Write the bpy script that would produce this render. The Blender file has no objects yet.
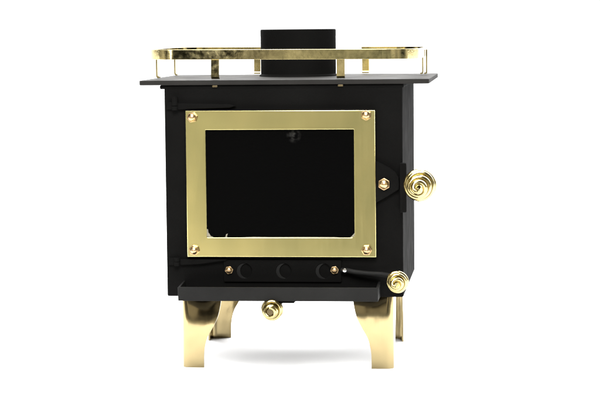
import bpy, bmesh, math, random
from mathutils import Vector, Matrix, noise

S = 0.00119          # stove drawn in units of 1.19 mm
random.seed(4)
scene = bpy.context.scene
C = bpy.data.collections.new('stove_scene'); scene.collection.children.link(C)

# ---------------------------------------------------------------- camera
cam = bpy.data.cameras.new('camera'); cam_o = bpy.data.objects.new('camera', cam); C.objects.link(cam_o)
YAW, PITCH, ROLL, DIST = map(math.radians, (5.848, 4.913, -0.539, 0)) ; DIST = 1998.0
dv = Vector((-math.sin(YAW)*math.cos(PITCH), math.cos(YAW)*math.cos(PITCH), -math.sin(PITCH)))
cp = Vector((24.61, 0, 169.96)) - dv*DIST
rv = Vector((math.cos(YAW), math.sin(YAW), 0)); uv = rv.cross(dv)
r2 = rv*math.cos(ROLL) + uv*math.sin(ROLL); u2 = -rv*math.sin(ROLL) + uv*math.cos(ROLL)
m = Matrix((r2, u2, -dv)).transposed().to_4x4(); m.translation = cp*S
cam_o.matrix_world = m
cam.sensor_width = 36; cam.lens = 2037.97/600*36; cam.shift_x = -8.64/600; cam.shift_y = 0
cam.clip_start = 0.05; cam.clip_end = 500
scene.camera = cam_o

# ---------------------------------------------------------------- world: white studio behind, dim room in front
w = bpy.data.worlds.new('World'); scene.world = w; w.use_nodes = True
N = w.node_tree.nodes; L = w.node_tree.links; N.clear()
def wn(t, **k):
    n = N.new(t)
    for a, b in k.items(): setattr(n, a, b)
    return n
tc = wn('ShaderNodeTexCoord'); sep = wn('ShaderNodeSeparateXYZ'); L.new(tc.outputs['Generated'], sep.inputs[0])
mr = wn('ShaderNodeMapRange', interpolation_type='SMOOTHSTEP'); L.new(sep.outputs['Y'], mr.inputs['Value'])
mr.inputs['From Min'].default_value = 0.26; mr.inputs['From Max'].default_value = 0.62
nz = wn('ShaderNodeTexNoise'); nz.inputs['Scale'].default_value = 3.4; nz.inputs['Detail'].default_value = 3
L.new(tc.outputs['Generated'], nz.inputs['Vector'])
cr = wn('ShaderNodeValToRGB'); L.new(nz.outputs['Fac'], cr.inputs[0])
cr.color_ramp.elements[0].position = .46; cr.color_ramp.elements[0].color = (.015, .015, .013, 1)
cr.color_ramp.elements[1].position = .66; cr.color_ramp.elements[1].color = (.75, .70, .60, 1)
# the room ahead: its pale floor below eye level, lighter to the left; dark above
mx0 = wn('ShaderNodeMix', data_type='RGBA', blend_type='MIX')
fr = wn('ShaderNodeMapRange', interpolation_type='SMOOTHSTEP'); L.new(sep.outputs['Z'], fr.inputs['Value'])
fr.inputs['From Min'].default_value = -0.008; fr.inputs['From Max'].default_value = -0.045
fx = wn('ShaderNodeMapRange', interpolation_type='SMOOTHSTEP'); L.new(sep.outputs['X'], fx.inputs['Value'])
fx.inputs['From Min'].default_value = -0.04; fx.inputs['From Max'].default_value = -0.24
fc = wn('ShaderNodeMix', data_type='RGBA'); L.new(fx.outputs[0], fc.inputs[0])
fc.inputs[6].default_value = (.30, .305, .255, 1); fc.inputs[7].default_value = (.92, .86, .70, 1)
n2 = wn('ShaderNodeTexNoise'); n2.inputs['Scale'].default_value = 16; n2.inputs['Detail'].default_value = 2
L.new(tc.outputs['Generated'], n2.inputs['Vector'])
m2 = wn('ShaderNodeMapRange'); L.new(n2.outputs['Fac'], m2.inputs['Value'])
m2.inputs['From Min'].default_value = .35; m2.inputs['From Max'].default_value = .65; m2.inputs['To Min'].default_value = .5; m2.inputs['To Max'].default_value = 1.5
vm = wn('ShaderNodeVectorMath', operation='SCALE'); L.new(fc.outputs[2], vm.inputs[0]); L.new(m2.outputs[0], vm.inputs['Scale'])
L.new(fr.outputs[0], mx0.inputs[0]); L.new(cr.outputs[0], mx0.inputs[6]); L.new(vm.outputs[0], mx0.inputs[7])
mix = wn('ShaderNodeMix', data_type='RGBA'); L.new(mr.outputs[0], mix.inputs[0])
bz = wn('ShaderNodeMapRange', interpolation_type='SMOOTHSTEP'); L.new(sep.outputs['Z'], bz.inputs['Value'])
bz.inputs['From Min'].default_value = 0.04; bz.inputs['From Max'].default_value = 0.30
bc = wn('ShaderNodeMix', data_type='RGBA'); L.new(bz.outputs[0], bc.inputs[0])
bc.inputs[6].default_value = (1.2, 1.2, 1.2, 1); bc.inputs[7].default_value = (10.5, 10.5, 10.5, 1)
L.new(mx0.outputs[2], mix.inputs[6]); L.new(bc.outputs[2], mix.inputs[7])
bg = wn('ShaderNodeBackground'); L.new(mix.outputs[2], bg.inputs[0]); bg.inputs[1].default_value = 1.0
ow = wn('ShaderNodeOutputWorld'); L.new(bg.outputs[0], ow.inputs[0])

def area(name, loc, target, sx, sy, power, col=(1, 1, 1)):
    l = bpy.data.lights.new(name, 'AREA'); l.shape = 'RECTANGLE'; l.size = sx; l.size_y = sy; l.energy = power; l.color = col
    o = bpy.data.objects.new(name, l); C.objects.link(o); o.location = loc
    o.rotation_euler = (Vector(target)-Vector(loc)).to_track_quat('-Z', 'Y').to_euler()
    return o
area('overhead_softbox', (0.0, 0.1, 1.9), (0, 0.1, 0), 1.6, 1.6, 85)
area('front_fill', (0.15, -1.45, 1.25), (0, 0.05, 0), 1.1, .8, 62)  # added fill, lifts the shade on the floor under the stove
area('left_softbox', (-1.5, -1.3, 0.9), (0, 0, .2), 0.5, 0.9, 6, (1, .97, .92))

vs = scene.view_settings; vs.view_transform = 'Standard'; vs.look = 'None'; vs.exposure = 0; vs.gamma = 1
scene.render.engine = 'CYCLES'

# ---------------------------------------------------------------- materials
def mat(name, col, rough=.5, metal=0.0, spec=.5, bump=0, bscale=50, rvar=0, cvar=0, cscale=6, stretch=(1, 1, 1), big=0, bigscale=8, stain=None):
    m = bpy.data.materials.new(name); m.use_nodes = True
    n = m.node_tree.nodes; l = m.node_tree.links; p = n['Principled BSDF']
    p.inputs['Base Color'].default_value = (*col, 1); p.inputs['Roughness'].default_value = rough
    p.inputs['Metallic'].default_value = metal; p.inputs['Specular IOR Level'].default_value = spec
    t = n.new('ShaderNodeTexCoord')
    def nz(sc, st=(1, 1, 1), det=4):
        mp = n.new('ShaderNodeMapping'); mp.inputs['Scale'].default_value = st; l.new(t.outputs['Object'], mp.inputs[0])
        x = n.new('ShaderNodeTexNoise'); x.inputs['Scale'].default_value = sc; x.inputs['Detail'].default_value = det
        l.new(mp.outputs[0], x.inputs['Vector']); return x.outputs['Fac']
    if rvar:
        r = n.new('ShaderNodeMapRange'); l.new(nz(cscale*3 if stretch == (1, 1, 1) else 420, stretch), r.inputs[0]); r.inputs[1].default_value = .3; r.inputs[2].default_value = .7
        r.inputs[3].default_value = max(.02, rough-rvar); r.inputs[4].default_value = rough+rvar; l.new(r.outputs[0], p.inputs['Roughness'])
    if cvar:
        r = n.new('ShaderNodeValToRGB'); l.new(nz(cscale, det=6), r.inputs[0])
        r.color_ramp.elements[0].position = .3; r.color_ramp.elements[1].position = .7
        a = stain or tuple(c*(1-cvar) for c in col)
        r.color_ramp.elements[0].color = (*a, 1); r.color_ramp.elements[1].color = (*[min(1, c*(1+cvar*.4)) for c in col], 1)
        l.new(r.outputs[0], p.inputs['Base Color'])
    last = None
    for st, sc, sx, det in ((bump, bscale, stretch, 3), (big, bigscale, (1, 1, 1), 1)):
        if st:
            b = n.new('ShaderNodeBump'); b.inputs['Strength'].default_value = 1; b.inputs['Distance'].default_value = st
            l.new(nz(sc, sx, det), b.inputs['Height'])
            if last: l.new(last.outputs[0], b.inputs['Normal'])
            last = b
    if last: l.new(last.outputs[0], p.inputs['Normal'])
    return m

M = dict(
    paint=mat('black_stove_paint', (.0047, .0046, .0044), .66, spec=.006, bump=.00006, bscale=900, rvar=.07, cvar=.25, cscale=14),
    lit_black=mat('lit_black_metal', (.0078, .0077, .0073), .6, spec=.1, bump=.00006, bscale=700, rvar=.08, cvar=.25, cscale=20),  # ash lip is body paint; the light it catches is in this colour
    hob=mat('sheen_hob_steel', (.017, .0162, .015), .7, spec=.05, bump=.00006, bscale=700, rvar=.08, cvar=.3, cscale=12),  # paler than the body: the top's grazing sheen is put into the colour
    brass=mat('polished_brass', (.78, .66, .34), .16, 1, rvar=.05, cvar=.15, cscale=20, big=.0006, bigscale=16),
    sheet=mat('brushed_brass_sheet', (.80, .69, .315), .18, 1, stretch=(1, 1, .05), rvar=.012, cvar=.22, cscale=9, stain=(.66, .61, .28), big=.0009, bigscale=12),
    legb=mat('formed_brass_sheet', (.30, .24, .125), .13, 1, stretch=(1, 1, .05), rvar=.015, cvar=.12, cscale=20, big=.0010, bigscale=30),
    rail=mat('hammered_brass_strip', (.74, .63, .32), .11, 1, bump=.00004, bscale=260, rvar=.06, cvar=.3, cscale=60, big=.0002, bigscale=30),
    copper=mat('rose_brass', (.46, .32, .17), .3, 1, rvar=.05, cvar=.15, cscale=80),
    rod=mat('dark_bronze_rod', (.11, .085, .045), .4, .9),
    wire=mat('brass_wire', (.45, .37, .17), .16, 1, rvar=.05, cvar=.2, cscale=60),
    glass=mat('sooty_glass', (.0012, .0012, .0012), .2, spec=.02, cvar=.3, cscale=24),
    fire=mat('sooty_firebox', (.002, .002, .002), .9, spec=.02, cvar=.4, cscale=30),
    gasket=mat('fibreglass_gasket', (.24, .225, .18), .9, spec=.1, bump=.0004, bscale=900, cvar=.4, cscale=300),
    steel=mat('glint_steel', (.6, .6, .6), .2, 1, rvar=.05),
    floor=mat('white_studio_floor', (.92, .92, .92), .85, spec=.1, cvar=.01, cscale=2),
)

# ash smear near the top edge of the pane
g = M['glass']; n = g.node_tree.nodes; l = g.node_tree.links; p = n['Principled BSDF']
t = n.new('ShaderNodeTexCoord'); mp = n.new('ShaderNodeMapping'); l.new(t.outputs['Object'], mp.inputs[0])
mp.inputs['Location'].default_value = (-13.5*S, 0, -47*S)
ln = n.new('ShaderNodeVectorMath'); ln.operation = 'LENGTH'; l.new(mp.outputs[0], ln.inputs[0])
f1 = n.new('ShaderNodeMapRange'); l.new(ln.outputs['Value'], f1.inputs[0]); f1.inputs[1].default_value = 8*S; f1.inputs[2].default_value = 1*S
x = n.new('ShaderNodeTexNoise'); x.inputs['Scale'].default_value = 180; x.inputs['Detail'].default_value = 5; l.new(t.outputs['Object'], x.inputs['Vector'])
f2 = n.new('ShaderNodeMapRange'); l.new(x.outputs['Fac'], f2.inputs[0]); f2.inputs[1].default_value = .45; f2.inputs[2].default_value = .65
mu = n.new('ShaderNodeMath'); mu.operation = 'MULTIPLY'; l.new(f1.outputs[0], mu.inputs[0]); l.new(f2.outputs[0], mu.inputs[1])
mc = n.new('ShaderNodeMix'); mc.data_type = 'RGBA'; l.new(mu.outputs[0], mc.inputs[0])
mc.inputs[6].default_value = (.0012, .0012, .0012, 1); mc.inputs[7].default_value = (.022, .0215, .02, 1); l.new(mc.outputs[2], p.inputs['Base Color'])

# ---------------------------------------------------------------- helpers
def link(name, bm, m, parent=None, smooth=True, angle=40, wn_=True):
    """one mesh object, origin at its own centre, vertices given in stove units"""
    bmesh.ops.recalc_face_normals(bm, faces=bm.faces)
    me = bpy.data.meshes.new(name)
    lo = Vector([min(v.co[i] for v in bm.verts) for i in range(3)]); hi = Vector([max(v.co[i] for v in bm.verts) for i in range(3)])
    c = (lo+hi)/2
    for v in bm.verts: v.co = (v.co-c)*S
    if smooth:
        for f in bm.faces: f.smooth = True
        for e in bm.edges:
            if len(e.link_faces) == 2 and e.calc_face_angle(0) > math.radians(angle): e.smooth = False
    bm.to_mesh(me); bm.free(); me.materials.append(m)
    o = bpy.data.objects.new(name, me); C.objects.link(o)
    wc = c*S
    o['wc'] = list(wc)
    pw = Vector((0, 0, 0))
    if parent:
        o.parent = parent
        if 'wc' in parent: pw = Vector(parent['wc'])
    o.location = wc-pw
    if wn_: mod = o.modifiers.new('weighted_normals', 'WEIGHTED_NORMAL'); mod.keep_sharp = True; mod.weight = 80
    return o

def bevel(bm, w, seg=2, ang=30):
    es = [e for e in bm.edges if len(e.link_faces) == 2 and e.calc_face_angle(0) > math.radians(ang)]
    bmesh.ops.bevel(bm, geom=es, offset=w, segments=seg, affect='EDGES', profile=.5)

def box(bm, x0, x1, y0, y1, z0, z1):
    vs = [bm.verts.new((x, y, z)) for z in (z0, z1) for x, y in ((x0, y0), (x1, y0), (x1, y1), (x0, y1))]
    for f in ((0, 1, 2, 3), (4, 5, 6, 7), (0, 1, 5, 4), (1, 2, 6, 5), (2, 3, 7, 6), (3, 0, 4, 7)):
        bm.faces.new([vs[i] for i in f])
    return vs
def bx(*a, b=.8):
    bm = bmesh.new(); box(bm, *a); bmesh.ops.recalc_face_normals(bm, faces=bm.faces)
    if b: bevel(bm, b)
    return bm

def tube(bm, pts, rad, n=12, cap=True):
    pts = [Vector(p) for p in pts]; rings = []
    t0 = (pts[1]-pts[0]).normalized(); up = Vector((0, 0, 1)) if abs(t0.z) < .9 else Vector((1, 0, 0))
    nn = (up-t0*up.dot(t0)).normalized()
    for i, p in enumerate(pts):
        t = (pts[min(i+1, len(pts)-1)]-pts[max(i-1, 0)]).normalized()
        nn = (nn-t*nn.dot(t)).normalized(); b = t.cross(nn)
        r = rad(i/(len(pts)-1)) if callable(rad) else rad
        rings.append([bm.verts.new(p+(nn*math.cos(a)+b*math.sin(a))*r) for a in [2*math.pi*k/n for k in range(n)]])
    for a, b in zip(rings, rings[1:]):
        for k in range(n): bm.faces.new((a[k], a[(k+1) % n], b[(k+1) % n], b[k]))
    if cap: bm.faces.new(rings[0]); bm.faces.new(rings[-1])

def lathe_y(bm, cx, cz, prof, n=32, sides=None):
    """profile of (y, r) about an axis along y; r = 0 closes to a point"""
    prev = None
    for y, r in prof:
        if r <= 0: ring = [bm.verts.new((cx, y, cz))]
        else: ring = [bm.verts.new((cx+r*math.cos(a), y, cz+r*math.sin(a))) for a in [2*math.pi*k/n for k in range(n)]]
        if prev:
            if len(ring) == 1: [bm.faces.new((prev[k], prev[(k+1) % n], ring[0])) for k in range(n)]
            elif len(prev) == 1: [bm.faces.new((ring[k], ring[(k+1) % n], prev[0])) for k in range(n)]
            else: [bm.faces.new((prev[k], prev[(k+1) % n], ring[(k+1) % n], ring[k])) for k in range(n)]
        prev = ring

def rrect(x0, x1, z0, z1, r, n=6):
    r = r if isinstance(r, (tuple, list)) else (r,)*4      # bl, br, tr, tl
    out = []
    for (cx, cz, a0), q in zip(((x0, z0, 180), (x1, z0, 270), (x1, z1, 0), (x0, z1, 90)), r):
        if q <= 0: out.append((cx, cz)); continue
        ox = cx+q if cx == x0 else cx-q; oz = cz+q if cz == z0 else cz-q
        for k in range(n+1):
            a = math.radians(a0+90*k/n); out.append((ox+q*math.cos(a), oz+q*math.sin(a)))
    return out
def circ(cx, cz, r, n=32): return [(cx+r*math.cos(2*math.pi*k/n), cz+r*math.sin(2*math.pi*k/n)) for k in range(n)]
def plate(outlines, y0, y1, b=.5):
    """flat plate with holes in the xz plane, y0 (front) .. y1 (back)"""
    cu = bpy.data.curves.new('tmp', 'CURVE'); cu.dimensions = '2D'; cu.fill_mode = 'BOTH'
    for o in outlines:
        sp = cu.splines.new('POLY'); sp.points.add(len(o)-1); sp.use_cyclic_u = True
        for p, (x, z) in zip(sp.points, o): p.co = (x, z, 0, 1)
    cu.extrude = (y1-y0)/2-b; cu.bevel_depth = b; cu.bevel_resolution = 2; cu.offset = -b
    ob = bpy.data.objects.new('tmp', cu); me = bpy.data.meshes.new_from_object(ob)
    bm = bmesh.new(); bm.from_mesh(me)
    for v in bm.verts: v.co = Vector((v.co.x, (y0+y1)/2+v.co.z, v.co.y))
    bmesh.ops.remove_doubles(bm, verts=bm.verts, dist=.001)
    bpy.data.objects.remove(ob); bpy.data.curves.remove(cu); bpy.data.meshes.remove(me)
    return bm
def nut(cx, cz, y, R, h=3.2, dome=3.6, turn=0):
    """cap nut: hexagon with a domed front, seated at y"""
    bm = bmesh.new()
    v0 = [Vector((cx+R*math.cos(turn+math.pi/3*k), 0, cz+R*math.sin(turn+math.pi/3*k))) for k in range(6)]
    a = [bm.verts.new((v.x, y, v.z)) for v in v0]; b = [bm.verts.new((v.x, y-h, v.z)) for v in v0]
    for k in range(6): bm.faces.new((a[k], a[(k+1) % 6], b[(k+1) % 6], b[k]))
    bm.faces.new(b); bm.faces.new(a[::-1]); bmesh.ops.recalc_face_normals(bm, faces=bm.faces); bevel(bm, R*.14, 2)
    r = R*.74
    lathe_y(bm, cx, cz, [(y-h+.3, r)]+[(y-h-dome*math.sin(t)*.95, r*math.cos(t)) for t in [math.pi/2*k/8 for k in range(8)]]+[(y-h-dome*.97, 0)], 24)
    return bm
def coil(cx, cz, y_back, y_front, rprof, turns, wr, ph=0):
    bm = bmesh.new(); n = int(turns*40); pts = []
    for i in range(n+1):
        t = i/n; a = ph+2*math.pi*turns*t
        r = rprof(t)*(1+.03*math.sin(a*.83+ph)+.025*math.sin(a*2.37)); pts.append((cx+r*math.cos(a), y_back+(y_front-y_back)*t, cz+r*math.sin(a)))
    tube(bm, pts, wr, 10); return bm
def spline(ps):
    def f(t):
        n = len(ps)
        for i in range(n-1):
            if t <= ps[i+1][0]:
                (a, u), (b, v) = ps[i], ps[i+1]
                h = b-a; k = (t-a)/h
                m0 = ((v-ps[i-1][1])/(b-ps[i-1][0]) if i else (v-u)/h)*h
                m1 = ((ps[i+2][1]-u)/(ps[i+2][0]-a) if i+2 < n else (v-u)/h)*h
                return (2*k**3-3*k*k+1)*u+(k**3-2*k*k+k)*m0+(3*k*k-2*k**3)*v+(k**3-k*k)*m1
        return ps[-1][1]
    return f
def interp(ps):
    def f(t):
        for (a, u), (b, v) in zip(ps, ps[1:]):
            if t <= b:
                k = (t-a)/(b-a); k = k*k*(3-2*k); return u+(v-u)*k
        return ps[-1][1]
    return f

# ---------------------------------------------------------------- setting
bm = bmesh.new()
f = [bm.verts.new(p) for p in ((-30000, -420, 0), (30000, -420, 0), (30000, 60000, 0), (-30000, 60000, 0))]; bm.faces.new(f)
fl = link('floor', bm, M['floor'], smooth=False); fl['kind'] = 'structure'

# ---------------------------------------------------------------- stove
root = bpy.data.objects.new('wood_stove', None); C.objects.link(root); root.empty_display_size = .1
root['label'] = 'small black wood stove with brass framed door, brass legs and brass rail, standing on white'
root['category'] = 'stove'

# body: five walls and a front with the door opening
bm = plate([rrect(-117, 117, 74.4, 283.2, 1.5), rrect(-82, 77, 128, 246, 3)], 0, 4, .5)
for a in ((-117, -113, 4.02, 219, 74.4, 283.2), (113, 117, 4.02, 219, 74.4, 283.2), (-117, 117, 219.02, 223, 74.4, 283.2), (-112.9, 112.9, 4.02, 218.9, 74.6, 78.5)):
    t = bx(*a, b=.6); me = bpy.data.meshes.new('t'); t.to_mesh(me); t.free(); bm.from_mesh(me); bpy.data.meshes.remove(me)
body = link('body', bm, M['paint'], root)
bm = bmesh.new(); box(bm, -100, 96, 4.6, 200, 100, 262)
bm.faces.ensure_lookup_table()
fr_ = [f for f in bm.faces if abs(f.calc_center_median().y-4.6) < .01]; bmesh.ops.delete(bm, geom=fr_, context='FACES_ONLY')
link('firebox_lining', bm, M['fire'], body, smooth=False)

# top plate, a separate hob with an under-flange
bm = bmesh.new()
pl = [(-141.5, -3), (143.2, -3), (143.2, 220), (-141.5, 220)]
top = plate([rrect(-141.6, 143.3, -4, 221, (4, 4, 3, 3))], 283.3, 288, .7)
for v in top.verts: v.co = Vector((v.co.x, v.co.z, v.co.y))
tp = link('top_plate', top, M['hob'], root)
bm = bx(-121.5, 118.5, -.6, 218, 279.4, 283.25, b=1.2)
link('flange', bm, M['paint'], tp)

# flue collar: open pipe
bm = bmesh.new(); n = 96; R = 39.3; cx, cy = .8, 141
prof = [(288.02, R+1.6), (289.5, R+1.2), (290.2, R), (335.6, R), (336.6, R-.5), (336.6, R-2.2), (290, R-2.6)]
prev = None
for z, r in prof:
    ring = [bm.verts.new((cx+r*math.cos(2*math.pi*k/n), cy+r*math.sin(2*math.pi*k/n), z)) for k in range(n)]
    if prev: [bm.faces.new((prev[k], prev[(k+1) % n], ring[(k+1) % n], ring[k])) for k in range(n)]
    prev = ring
link('flue_collar', bm, M['paint'], root)

# guard rail: brass strip bent round the hob
def arc(cx, cy, r, a0, a1, n=14): return [(cx+r*math.cos(math.radians(a0+(a1-a0)*k/n)), cy+r*math.sin(math.radians(a0+(a1-a0)*k/n))) for k in range(n+1)]
def lin(a, b, n=10): return [(a[0]+(b[0]-a[0])*k/n, a[1]+(b[1]-a[1])*k/n) for k in range(n+1)]
r_ = 34
path = lin((-47, 207), (-101.5, 207), 8) + arc(-101.5, 207-r_, r_, 90, 180)[1:] + lin((-135.5, 207-r_), (-135.5, 36), 8)[1:] + \
       arc(-99.5, 36, 36, 180, 270)[1:] + lin((-99.5, 0), (94, 0), 20)[1:] + arc(94, 38, 38, -90, 0)[1:] + \
       lin((132, 38), (132, 207-r_), 8)[1:] + arc(98, 207-r_, r_, 0, 90)[1:] + lin((98, 207), (62, 207), 6)[1:]
path = [Vector((p[0], p[1], 0)) for p in path]
bm = bmesh.new(); th = 1.9; z0, z1 = 307.4, 317.2; rings = []
for i, p in enumerate(path):
    t = (path[min(i+1, len(path)-1)]-path[max(i-1, 0)]).normalized(); nn = Vector((t.y, -t.x, 0))
    wob = .35*noise.noise(Vector((i*.21, 3, 0)))
    q = p+nn*wob
    tw = 0
    if p.y < 1: tw = (.5 if p.x < -10 else .12)*max(-1, min(1, (-p.x-10)/40)) + .12*noise.noise(Vector((p.x*.08, 9, 0)))
    up_ = .1 if p.y > 180 else 0
    zo = 1.0-1.3*(p.x+135)/267
    rings.append([bm.verts.new(Vector((*(q+nn*(s-tw*h_)).xy, z+zo+up_*(h_ > 0)))) for s, z, h_ in ((-th/2, z0, -1), (th/2, z0, -1), (th/2, z1, 1), (-th/2, z1, 1))])
for a, b in zip(rings, rings[1:]):
    for k in range(4): bm.faces.new((a[k], a[(k+1) % 4], b[(k+1) % 4], b[k]))
bm.faces.new(rings[0]); bm.faces.new(rings[-1])
bmesh.ops.recalc_face_normals(bm, faces=bm.faces); bevel(bm, .2, 2, 50)
rail = link('guard_rail', bm, M['rail'], root, angle=50)
# posts just inside the strip (facing along the strip), with a small foot and a fixing nut below the hob
for x, y, ax, wd in ((-134.4, 56, 'y', 7), (-134.4, 166, 'y', 7), (-66.5, 2, 'x', 8), (-50.5, 205, 'x', 7), (57, 2, 'x', 8), (66.5, 205, 'x', 7.5), (131, 152, 'y', 6.5), (134.9, 156, 'y', 6)):
    t = Vector((0, 1, 0)) if ax == 'y' else (Vector((1, 0, 0)) if ax == 'x' else Vector((.45, .9, 0)))
    nin = Vector((1 if x < 0 else -1, 0, 0)) if ax == 'y' else (Vector((0, 1 if y < 100 else -1, 0)) if ax == 'x' else Vector((.9, -.45, 0)))
    bm = bmesh.new(); th = 1.6
    p = Vector((x, y, 0))
    prof = [(0, 314.5), (0, 291.2), (.5, 289.6), (1.6, 288.9), (3.5, 288.9)]
    prof_in = [(th, 314.5), (th, 291.4), (1.9, 290.8), (2.2, 290.5), (3.5, 290.5)]
    ln_ = .10 if (y < 10 and x < 0) else (.03 if y < 10 else 0)
    L_ = [[bm.verts.new(Vector((*(p+nin*(a+ln_*(z-312 if z > 290.6 else 0)*(1 if z > 290.6 else 0))+t*s*wd/2).xy, z))) for a, z in prof+prof_in[::-1]] for s in (-1, 1)]
    k = len(L_[0])
    for i in range(k): bm.faces.new((L_[0][i], L_[0][(i+1) % k], L_[1][(i+1) % k], L_[1][i]))
    bm.faces.new(L_[0]); bm.faces.new(L_[1][::-1])
    o = link('rail_post', bm, M['rail'], rail, angle=35)
for x in (-66.5, 57):
    bm = bx(x-2.6, x+2.6, -2.6, 3, 281, 283.15, b=.6)
    link('nut', bm, M['rod'], rail)

# legs: formed brass angle with a flared top
def leg(sx, back):
    Wp = spline([(0, 22.2), (.18, 22.3), (.31, 23.6), (.42, 26.2), (.54, 31.2), (.68, 36.3), (.82, 39), (1, 41)])
    bm = bmesh.new(); rings = []; nz_ = 30; R = 7; th = 1.7; H = 74.3
    for i in range(nz_+1):
        tt = i/nz_; z = H*tt; wdt = Wp(tt)
        lean = max(0, z-(41 if sx < 0 else 52))**2*(.0062 if sx < 0 else .0095)
        def pth(off):
            out = [(wdt, off)]
            out += [(R+(wdt-R)*(1-k/8), off) for k in range(1, 8)]
            out += [(R-(R-off)*math.sin(math.radians(90*k/8)), R-(R-off)*math.cos(math.radians(90*k/8))) for k in range(9)]
            out += [(off, R+(wdt-R)*k/8) for k in range(1, 9)]
            return out
        o_, i_ = pth(0), pth(th)
        ring = []
        for (u, v) in o_+i_[::-1]:
            x = -106.2+u; y = 18+v
            sh = .25+.75*math.sin(math.pi*min(1, max(0, (u-2)/(38 if sx < 0 else 46))))**1.3
            y += lean*sh*(1-min(1, max(0, (v-2)/14)))+.12*noise.noise(Vector((u*.35, v*.2+sx*7, z*.06)))*min(1, z/30)
            ring.append((x, y, z))
        ring = [bm.verts.new((-(x)*sx*1.0 if sx > 0 else x, (233-y if back else y), z)) for x, y, z in ring]
        rings.append(ring)
    k = len(rings[0])
    for a, b in zip(rings, rings[1:]):
        for j in range(k): bm.faces.new((a[j], a[(j+1) % k], b[(j+1) % k], b[j]))
    for rg in (rings[0], rings[-1]):
        h = k//2
        for j in range(h-1): bm.faces.new((rg[j], rg[j+1], rg[k-2-j], rg[k-1-j]))
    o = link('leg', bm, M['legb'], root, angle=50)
    return o
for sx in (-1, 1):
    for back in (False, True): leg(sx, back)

# ---- door
door = link('door', plate([rrect(-95.5, 91.2, 113.8, 259.2, 1.5), rrect(-78, 73, 132, 242, 3)], -5.6, -.3, .6), M['paint'], root)
fz = [(-95.1, 114.6), (91, 114.5), (90.8, 258), (-95, 258.2)]
bm = plate([fz, rrect(-75.6, 70.2, 133.6, 239.5, (1.6, 3.6, .4, .4))], -7.6, -5.65, .45)
link('brass_frame', bm, M['sheet'], door)
bm = bx(-77.4, 72.4, -4.6, -3.2, 132.4, 241.4, b=0)
link('glass', bm, M['glass'], door, smooth=False)
# chipped gasket showing in the lower corners and along the lower edge
bm = bmesh.new()
def chip(pts, y=-5.3):
    a = [bm.verts.new((x, y, z)) for x, z in pts]; b = [bm.verts.new((x, y+.6, z)) for x, z in pts]
    k = len(pts); bm.faces.new(a); bm.faces.new(b[::-1])
    for i in range(k): bm.faces.new((a[i], a[(i+1) % k], b[(i+1) % k], b[i]))
chip([(-76.5, 132.9), (-68.8, 132.9), (-70, 134.2), (-72.2, 134.9), (-73.4, 137.2), (-74.3, 138), (-74.7, 141.4), (-76.5, 142)])
chip([(-58.6, 132.9), (-55.6, 132.9), (-55.9, 135.2), (-55.0, 137.2), (-56.7, 136.6), (-57.3, 134.6)])
chip([(64.5, 132.9), (71.5, 132.9), (71.5, 140.2), (69.7, 137.8), (67.2, 134.9)])
chip([(-54, 132.9), (64, 132.9), (50, 133.9), (20, 134.0), (-10, 133.8), (-30, 134.1)], -4.0-1.2)
link('gasket', bm, M['gasket'], door, smooth=False)
for i, (x, z) in enumerate(((-88.2, 252), (82.3, 253.2), (-88.1, 121.2), (81.9, 121.6))):
    R = 5.4
    o = link('nut', nut(x, z, -7.6, R, 3.6, 4, turn=.3*i+.2), M['copper'], door)
# hinges
for z, s in ((263.4, 1), (109.6, -1)):
    bm = bmesh.new()
    for zz in ((z-4.6, z-.6), (z, z+9)) if s > 0 else ((z-4.4, z-.4), (z, z+3.8)):
        tube(bm, [(-106, -4.6, zz[0]), (-106, -4.6, zz[1])], 3.0, 16)
    t = bx(-114.5, -106, -3.4, -1.2, z-4, z+3.4, b=.6); me = bpy.data.meshes.new('t'); t.to_mesh(me); t.free(); bm.from_mesh(me); bpy.data.meshes.remove(me)
    hg = link('hinge', bm, M['paint'], root, angle=45)
    pts = [(-104, z-4), (-70, z-3.2*1.0), (-52, z-2.6), (-46, z-.6), (-52, z+1.0), (-80, z+1.6), (-104, z+2.2)] if s > 0 else \
          [(-104, z-3.8), (-84, z-3), (-58, z+.6), (-56, z+2.0), (-104, z+2.2)]
    link('hinge_arm', plate([pts], -5.0, -1.0, .8) if s > 0 else plate([pts], -4.6, -.35, .8), M['paint'], hg)

# ---- latch
bm = plate([[(88.2, 210), (97, 205.8), (105, 201.6), (110.2, 197.6), (113.4, 192.6), (114, 186), (113.6, 180.6), (102, 173.6), (88.2, 166)]], -5.2, -1.8, .7)
latch = link('latch_plate', bm, M['paint'], root)
link('nut', nut(99.2, 186, -5.2, 6.3, 3.2, 4.2, turn=.5), M['copper'], latch)
link('latch_bar', bx(114.6, 121.2, -11, -.4, 158.6, 206.6, b=1.2), M['paint'], latch)
bm = bmesh.new(); tube(bm, [(119, -7, 186), (128, -7, 186), (133.5, -8.5, 186), (135, -13, 186), (135, -44, 186)], 3.0, 14)
hd = link('handle', bm, M['paint'], root)
link('handle_coil', coil(135, 186.2, -12, -66, hp := interp([(0, 11), (.16, 13.4), (.36, 13.0), (.6, 9.6), (.82, 5.6), (1, 1.6)]), 5.0, 2.3, 1), M['wire'], hd)
def core(hp, cx, cz, yb, yf, par):
    bm = bmesh.new(); k = 16
    lathe_y(bm, cx, cz, [(yb, 0)]+[(yb+(yf-yb)*i/k, max(.6, hp(i/k)-.9)) for i in range(k+1)]+[(yf-.8, 0)], 32)
    return link('knob_core', bm, M['wire'], par)
core(hp, 135, 186.2, -12, -66, hd)

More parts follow.
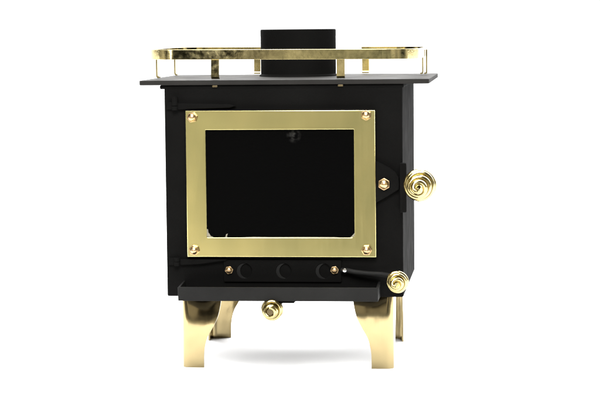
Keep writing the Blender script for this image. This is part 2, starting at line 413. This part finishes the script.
# ---- air control below the door
hx = (-39.6, -.6, 38.5)
bm = plate([rrect(-60, 56.4, 89, 111, 1.2)]+[circ(x, 100, 7.6) for x in hx], -2.3, -.3, .5)
ac = link('air_control_plate', bm, M['paint'], root)
bm = plate([rrect(-58, 54, 91, 109, 1)]+[circ(x+3.2, 100, 7.4) for x in hx], -1.5, -.4, .3)
# slider lies behind the holes, half closing them
for v in bm.verts: v.co.y += 0
link('slider', bm, M['lit_black'], ac)
for x, z in ((-54.6, 100.8), (49.8, 101.1)): link('nut', nut(x, z, -2.3, 4.3, 1.8, 2.6, turn=.2), M['copper'], ac)
bm = bmesh.new(); tube(bm, [(57, -3.4, 101.2), (62, -5.6, 101.2), (70, -8, 99.8), (84, -10, 98.6), (97, -12, 98.2), (106, -15, 97.0), (111, -19, 95), (112.6, -24, 93.2), (112.8, -34, 92.8)], 2.5, 14)
lv = link('air_lever', bm, M['lit_black'], root)
bm = bmesh.new(); lathe_y(bm, 60.2, 101.6, [(-5, 2.6), (-7.6, 2.6), (-8.6, 1.8), (-8.9, 0)], 20)
link('glint_stud', bm, M['steel'], lv)  # bright stud stands for the white glint at the lever's inner end
link('lever_coil', coil(112.8, 92.9, -20, -52, lp := interp([(0, 7), (.16, 8.9), (.4, 8.7), (.66, 5.8), (1, 2.2)]), 3.7, 1.85, 2), M['wire'], lv)
core(lp, 112.8, 92.9, -20, -52, lv)

# ---- ash lip
bm = bmesh.new()
parts = [(-100.6, 94.6, -35, -33.2, 74.4, 88.0), (-100.5, 94.5, -33.15, -.4, 74.5, 76.2)]
for a in parts:
    t = bx(*a, b=.6); me = bpy.data.meshes.new('t'); t.to_mesh(me); t.free(); bm.from_mesh(me); bpy.data.meshes.remove(me)
for x0 in (-100.5, 92.7):
    vs_ = [bm.verts.new((x, y, z)) for x in (x0, x0+1.8) for y, z in ((-33.15, 76.3), (-.4, 76.3), (-.4, 90), (-33.15, 87.8))]
    for f in ((0, 1, 2, 3), (4, 5, 6, 7), (0, 1, 5, 4), (1, 2, 6, 5), (2, 3, 7, 6), (3, 0, 4, 7)): bm.faces.new([vs_[i] for i in f])
lip = link('ash_lip', bm, M['lit_black'], root)
link('slide_guide', bx(-1, 13, -33, -12, 72.2, 74.35, b=.6), M['paint'], lip)
bm = bmesh.new(); tube(bm, [(-8.6, 60, 69.5), (-8.6, -10, 69.5), (-8.6, -22, 67.5), (-8.6, -30, 66), (-8.6, -50, 66)], 3.0, 14)
ar = link('air_rod', bm, M['rod'], root)
bm = bmesh.new(); lathe_y(bm, -8.6, 66, [(-25, 0), (-25, 8.6), (-26, 9), (-27.4, 8.6), (-27.6, 7), (-29, 6.6), (-40, 5.2), (-41, 4.4), (-41, 0)], 40)
link('knob_core', bm, M['wire'], ar)
link('rod_coil', coil(-8.6, 66, -24, -52, interp([(0, 8.6), (.3, 9.0), (.5, 8.6), (.72, 5.4), (1, 4.6)]), 4.2, 1.7, .5), M['wire'], ar)

for o in list(C.objects):
    if 'wc' in o: del o['wc']
